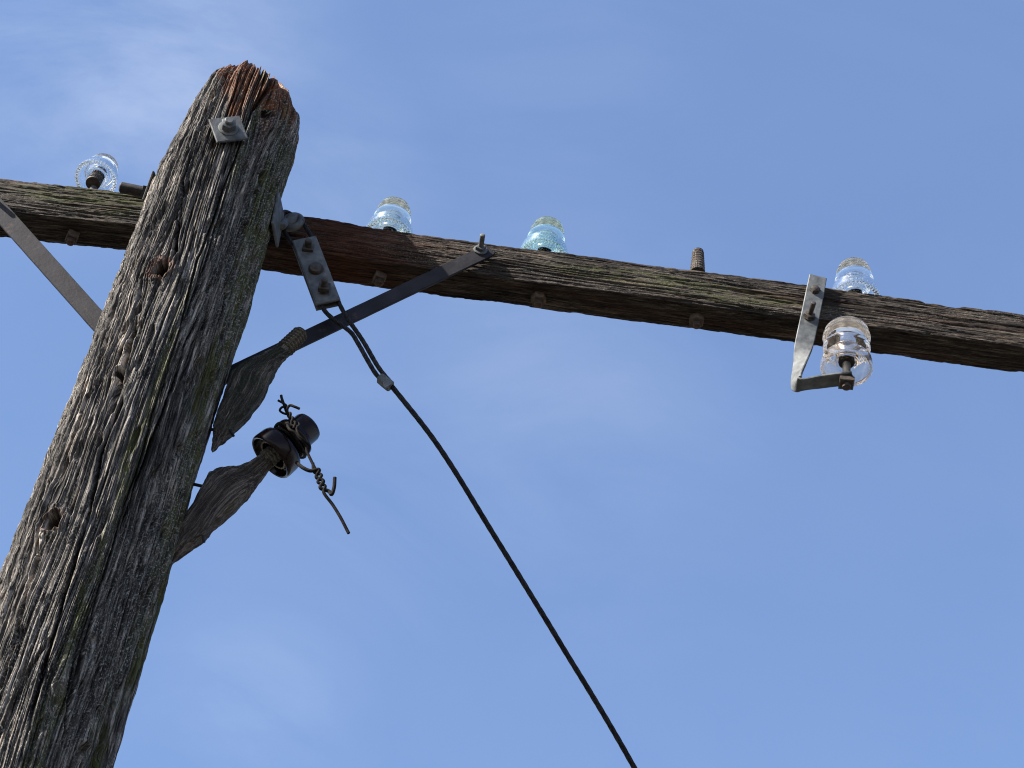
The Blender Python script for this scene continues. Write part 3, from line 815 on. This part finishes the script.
# tie wires
def rnd(P):
    return np.array(P, float)


def z48(x, y, dY=0.0):      # survey on the enlarged picture
    return at(240 + x / 4.8, 385 + y / 4.8, SY + dY)


tw = thing('tie_wire', 'twisted dark tie wire wrapped round the brown insulator with a loose end hanging down', 'tie wire', z48(250, 200, -.05))
groove_c = (Mi @ np.array([0, 0, .053 * k, 1]))[:3]; gx, gyv = Mi[:3, 0], Mi[:3, 1]
ring = [groove_c + .0345 * (math.cos(a) * gx + math.sin(a) * gyv) for a in np.linspace(0, 2 * math.pi, 40)]
MB().tube(ring, .0031, 10).build('wrap', M_wire2, tw)
groove2 = (Mi @ np.array([0, 0, .0590 * k, 1]))[:3]
ring = [groove2 + .0405 * (math.cos(a) * gx + math.sin(a) * gyv) + axn * .004 * math.sin(2 * a) for a in np.linspace(0, 2 * math.pi, 40)]
MB().tube(ring, .0028, 10).build('wrap', M_wire2, tw)


def twist(P, r, turns, rad, ph0, w0=None):
    P = resample(catmull(P, 12), .002); n_ = len(P); T = np.gradient(P, axis=0); T /= np.linalg.norm(T, axis=1)[:, None]
    out = []; Nn = np.cross(T[0], [0, 1.0, 0.1])
    for i in range(n_):
        Nn = Nn - T[i] * (Nn @ T[i]); Nn /= np.linalg.norm(Nn); Bb = np.cross(T[i], Nn); a = ph0 + turns * 2 * math.pi * i / n_
        out.append(P[i] + rad * (math.cos(a) * Nn + math.sin(a) * Bb))
    return np.array(out)


# upper knot
spine = [z48(268, 205, -.052), z48(252, 178, -.05), z48(240, 148, -.048), z48(222, 118, -.046)]
for i, (endp) in enumerate(([z48(208, 85, -.045), z48(200, 62, -.044), z48(198, 50, -.044)], [z48(240, 98, -.052), z48(262, 104, -.055), z48(286, 114, -.055)])):
    tws = twist(spine, 0, 2.0, .0042, i * math.pi)
    MB().tube(resample(catmull(np.vstack([tws[::6], endp]), 8), .0015), .0027, 9).build('strand', M_wire2, tw)
MB().tube(catmull([z48(183, 74, -.046), z48(205, 86, -.047), z48(222, 100, -.05), z48(200, 108, -.052), z48(192, 124, -.05), z48(215, 138, -.046), z48(245, 140, -.043)], 10), .0023, 9).build('strand', M_wire2, tw)
# from the knot over the crown flange to the lower twist
MB().tube(catmull([z48(225, 190, -.048), z48(240, 215, -.056), z48(268, 232, -.057), z48(292, 262, -.055), z48(318, 290, -.050), z48(322, 320, -.047), z48(345, 370, -.046), z48(368, 415, -.045)], 10), .0029, 10).build('strand', M_wire2, tw)
MB().tube(catmull([z48(262, 170, -.045), z48(285, 190, -.05), z48(272, 210, -.056), z48(285, 245, -.058), z48(325, 280, -.053), z48(335, 300, -.047), z48(322, 335, -.044)], 10), .0022, 10).build('strand', M_wire2, tw)
spine = [z48(368, 412, -.045), z48(382, 445, -.044), z48(392, 480, -.043), z48(412, 510, -.042), z48(425, 535, -.04)]
tA = twist(spine, 0, 2.4, .0050, 0.3); tB = twist(spine, 0, 2.4, .0050, 0.3 + math.pi)
MB().tube(resample(catmull(np.vstack([[z48(272, 372, -.03), z48(300, 396, -.042), z48(338, 412, -.045)], tA[::6], [z48(440, 525, -.044), z48(452, 490, -.046), z48(455, 445, -.047)]]), 8), .0015), .0036, 10).build('strand', M_wire2, tw)
MB().tube(resample(catmull(np.vstack([[z48(350, 375, -.046)], tB[::6], [z48(445, 575, -.038), z48(482, 635, -.036), z48(508, 685, -.034), z48(522, 712, -.033)]]), 8), .0015), .0030, 10).build('loose_end', M_wire2, tw)

# ------------------------------------------------------------------ guy wire assembly
YG = 2.452
guy = thing('guy_wire', 'dark twisted guy wire hanging from bolted clamp plate by the pole to lower right', 'guy wire', at(300, 232, YG))


def strand(P, rw, rh, nw=6, pitch=.085, seg=7, step=.006):
    P = resample(P, step); n_ = len(P); T = np.gradient(P, axis=0); T /= np.linalg.norm(T, axis=1)[:, None]
    s_ = np.r_[0, np.cumsum(np.linalg.norm(np.diff(P, axis=0), axis=1))]; Nn = np.cross(T[0], [0, 1.0, .1]); NB = []
    for i in range(n_):
        Nn = Nn - T[i] * (Nn @ T[i]); Nn = Nn / np.linalg.norm(Nn); NB.append((Nn, np.cross(T[i], Nn)))
    mb_ = MB()
    for w_ in range(nw):
        q = [P[i] + rh * (math.cos(a) * NB[i][0] + math.sin(a) * NB[i][1]) for i, a in ((i, 2 * math.pi * (w_ / nw + s_[i] / pitch)) for i in range(n_))]
        mb_.tube(q, rw, seg)
    return mb_


# main span: clip -> bottom of picture -> ground anchor
E0 = at(386, 379, 2.460); E1 = at(438.5, 446.4, 2.50); E2 = at(494.5, 536, 2.58); E3 = at(558.3, 640, 2.67); E4 = at(634.5, 768, 2.80)
dirv = (E4 - E3); E5 = E4 + dirv * ((E4[2] * .55) / -dirv[2]) + np.array([0.0, .35, 0.0]); dv2 = E5 - E4; E6 = E5 + dv2 * (E5[2] / -dv2[2]) * 1.0 + np.array([.06, .1, -.0])
main = catmull([E0, E1, E2, E3, E4, E4 + (E5 - E4) * .16, E5, E6], 30)
strand(main, .0024, .0031, pitch=.13).build('strand', M_wire, guy, smooth=None)
# two legs into the clamp, loop through the eye
legL = [at(388, 383, 2.464), at(376, 374, 2.460), at(359, 345, 2.456), at(350.4, 332, 2.455), at(333, 319, 2.455), at(322.5, 307.5, YG), at(312, 285, YG), at(299, 252, YG), at(292, 243, YG - .002), at(284, 231, YG - .006), at(281.5, 219, YG - .012)]
legR = [at(391, 383, 2.462), at(378, 366.6, 2.460), at(363, 341, 2.457), at(348, 319, 2.456), at(338.6, 302, YG), at(328, 275, YG), at(316, 246, YG), at(311, 236, YG - .002), at(305, 226, YG - .004), at(299, 219, YG + .004)]
over = [at(291, 214, YG + .016), at(284, 212, YG + .004)]
loop = catmull(legR + over + legL[::-1][0:1] + legL[::-1][1:], 12)
strand(loop, .0022, .0028, step=.004, pitch=.10).build('loop_strand', M_wire, guy, smooth=None)
# clip
c0 = at(380, 376.5, 2.456); c1 = at(396, 389, 2.462); u = (c1 - c0) / np.linalg.norm(c1 - c0)
mb = MB(); wd = np.cross(u, [0, 1.0, 0]); G_ = []
for t, a in ((0, .0075), (.002, .0095), (.016, .0105), (.030, .0105), (.032, .009)):
    p = c0 + u * t
    G_.append([p + wd * (x_ * a + (-.002)) + np.array([0, y_ * .008 + .002, 0]) for x_, y_ in ((1, .7), (.7, 1), (-.7, 1), (-1, .7), (-1, -.7), (-.7, -1), (.7, -1), (1, -.7))])
mb.grid(G_); p = c0 + u * .026 - wd * 0
tabs = MB(); Gt = []
sgn = 1 if (at(384, 392, 2.456) - c0) @ wd > 0 else -1
for t, w_ in ((.014, .008), (.022, .015), (.030, .018), (.032, .009)):
    q = c0 + u * t; Gt.append([q + wd * sgn * x_ + np.array([0, y_, 0]) for x_, y_ in ((.004, -.008), (w_, -.008), (w_, -.0035), (.004, -.0035))])
mb.grid(Gt)
mb.build('crimp_clip', M_galv, guy)
# clamp plates with three bolts
c0 = at(304.2, 242, YG - .010); c1 = at(328.3, 301.5, YG - .010); u = (c1 - c0); Lc_ = np.linalg.norm(u); u /= Lc_
Mc = frame((c0 + c1) / 2, (0, -1, -.08), u)
mb = MB(); plate(mb, Mc, Lc_ / 2, .0265, .0065); M2 = Mc.copy(); M2[:3, 3] = Mc[:3, 3] - Mc[:3, 2] * .0165; plate(mb, M2, Lc_ / 2, .0265, .0065)
# grooved ridges over the two wires
cp = mb.build('clamp_plate', M_galv, guy)
for k_, (off, kind) in enumerate(((-.33, 'n'), (0.0, 'h'), (.33, 'n'))):
    p = Mc[:3, 3] + u * Lc_ * off + Mc[:3, 2] * .0065; bm = MB(); Mb = frame(p, Mc[:3, 2] + np.array([0, 0, .22 if kind == 'n' else 0]), u)
    if kind == 'h': bm.lathe([(.0165, -.001), (.0160, .004), (.0135, .0085), (.008, .011), (.0005, .0115)], Mb, 28)
    else: bm.prism(4, .0165, -.002, .010, Mb, rot=.35); bm.lathe([(.0075, .008), (.0075, .024), (.006, .026), (.0005, .0262)], Mb, 20)
    bm.build('bolt', M_bolt, cp)
# thimble eye
eyc = at(292.5, 222, YG - .004)
mb = MB(); pts = []
for a in np.linspace(0, 2 * math.pi, 30):
    pts.append(eyc + np.array([.018 * math.cos(a), -.004 * math.cos(a), .020 * math.sin(a)]))
mb.tube(pts, .0085, 14)
mb.tube([np.array([PX + PR - .01, PY + .03, rp[2] + .002]), np.array([PX + PR + .012, PY + .03, rp[2] + .002]), eyc + np.array([-.014, 0.006, .008])], .0095, 14)
mb.lathe([(.001, -.006), (.0165, -.006), (.0195, -.003), (.0195, .003), (.0165, .006), (.001, .005)], frame(eyc + np.array([.003, -.002, -.001]), (.45, -1, -.35)), 24)
mb.build('thimble_eye', M_galv, guy, smooth=60)
# anchor rod at the ground
mb = MB(); p = E6; dn = (E6 - E5); dn /= np.linalg.norm(dn); mb.tube([p - dn * .25, p, p + dn * .3], .009, 12); mb.build('anchor_rod', M_galv, guy)

# ------------------------------------------------------------------ sky and sun
sc = bpy.context.scene
SUN = np.array([-2.5, -1.0, 2.1]); SUN /= np.linalg.norm(SUN)
sd = bpy.data.lights.new('sun', 'SUN'); sd.energy = 5.0; sd.angle = R_(.53); sd.color = (1.0, .95, .87)
so = bpy.data.objects.new('sun', sd); col.objects.link(so); so.rotation_mode = 'QUATERNION'; so.rotation_quaternion = Vector(SUN).to_track_quat('Z', 'Y')
so.location = (-4, -2, 8)
w = bpy.data.worlds.new('World'); sc.world = w; w.use_nodes = True; nt = w.node_tree; L = nt.links
bg = nt.nodes['Background']; sky = N(nt, 'ShaderNodeTexSky'); sky.sky_type = 'NISHITA'; sky.sun_disc = False
sky.sun_elevation = math.asin(SUN[2]); sky.sun_rotation = math.atan2(SUN[0], SUN[1]); sky.altitude = 700; sky.air_density = 1.0; sky.dust_density = .25; sky.ozone_density = 2.0
tc = N(nt, 'ShaderNodeTexCoord'); mp = N(nt, 'ShaderNodeMapping'); mp.inputs['Rotation'].default_value = (.3, .9, 2.2); mp.inputs['Scale'].default_value = (1.4, 4.0, 1.4)
L.new(tc.outputs['Generated'], mp.inputs[0])
n1 = N(nt, 'ShaderNodeTexNoise'); n1.inputs['Scale'].default_value = 3.0; n1.inputs['Detail'].default_value = 12; n1.inputs['Roughness'].default_value = .62; n1.inputs['Distortion'].default_value = .6; L.new(mp.outputs[0], n1.inputs['Vector'])
fine_ = ramp(nt, n1.outputs[0], [(.34, (0, 0, 0)), (.72, (1, 1, 1))])
dens = None     # thin wisps stand in a few parts of the sky
for px_, py_, rad_, amt in ((120, 40, .16, .19), (330, 180, .10, .07), (255, 700, .09, .09), (560, 60, .12, .05), (560, 400, .16, .07), (330, 470, .15, .05)):
    dv_ = at(px_, py_, 1.0) - CAM; dv_ /= np.linalg.norm(dv_)
    vm = N(nt, 'ShaderNodeVectorMath', operation='DISTANCE'); L.new(tc.outputs['Generated'], vm.inputs[0]); vm.inputs[1].default_value = tuple(dv_)
    mr = N(nt, 'ShaderNodeMapRange', interpolation_type='SMOOTHSTEP'); L.new(vm.outputs['Value'], mr.inputs[0])
    mr.inputs[1].default_value = rad_; mr.inputs[2].default_value = rad_ * .1; mr.inputs[3].default_value = 0; mr.inputs[4].default_value = amt
    dens = mr.outputs[0] if dens is None else mth(nt, 'MAXIMUM', dens, mr.outputs[0])
dens = mth(nt, 'ADD', dens, .015)
even = mixc(nt, .55, sky.outputs[0], (.80, 1.30, 2.62))
def near(vec, r0, r1):
    vm = N(nt, 'ShaderNodeVectorMath', operation='DISTANCE'); L.new(tc.outputs['Generated'], vm.inputs[0]); vm.inputs[1].default_value = tuple(vec)
    mr = N(nt, 'ShaderNodeMapRange', interpolation_type='SMOOTHSTEP'); L.new(vm.outputs['Value'], mr.inputs[0])
    mr.inputs[1].default_value = r0; mr.inputs[2].default_value = r1; mr.inputs[3].default_value = 0; mr.inputs[4].default_value = 1
    return mr.outputs[0]
even = mixc(nt, near(SUN, .55, .05), even, (17.0, 16.0, 14.5))
sz_ = N(nt, 'ShaderNodeSeparateXYZ'); L.new(tc.outputs['Generated'], sz_.inputs[0])
hz_ = N(nt, 'ShaderNodeMapRange', interpolation_type='SMOOTHSTEP'); L.new(sz_.outputs[2], hz_.inputs[0])
hz_.inputs[1].default_value = .38; hz_.inputs[2].default_value = .02; hz_.inputs[3].default_value = 0; hz_.inputs[4].default_value = .85
even = mixc(nt, hz_.outputs[0], even, (4.6, 5.0, 5.6))
c = mixc(nt, mth(nt, 'MULTIPLY', dens, fine_), even, (5.0, 5.3, 5.8))
L.new(c, bg.inputs['Color']); bg.inputs['Strength'].default_value = .105

vs = sc.view_settings; vs.view_transform = 'Standard'; vs.look = 'None'; vs.exposure = 1.33; vs.gamma = 1.0; vs.use_curve_mapping = False
sc.render.engine = 'CYCLES'
cy = sc.cycles; cy.max_bounces = 14; cy.transmission_bounces = 14; cy.transparent_max_bounces = 12; cy.glossy_bounces = 6; cy.diffuse_bounces = 4
cy.caustics_refractive = True; cy.caustics_reflective = False; cy.blur_glossy = .6; cy.sample_clamp_indirect = 1.2
cy.filter_width = 1.1; cy.use_denoising = True; cy.denoiser = 'OPENIMAGEDENOISE'; cy.denoising_input_passes = 'RGB_ALBEDO_NORMAL'
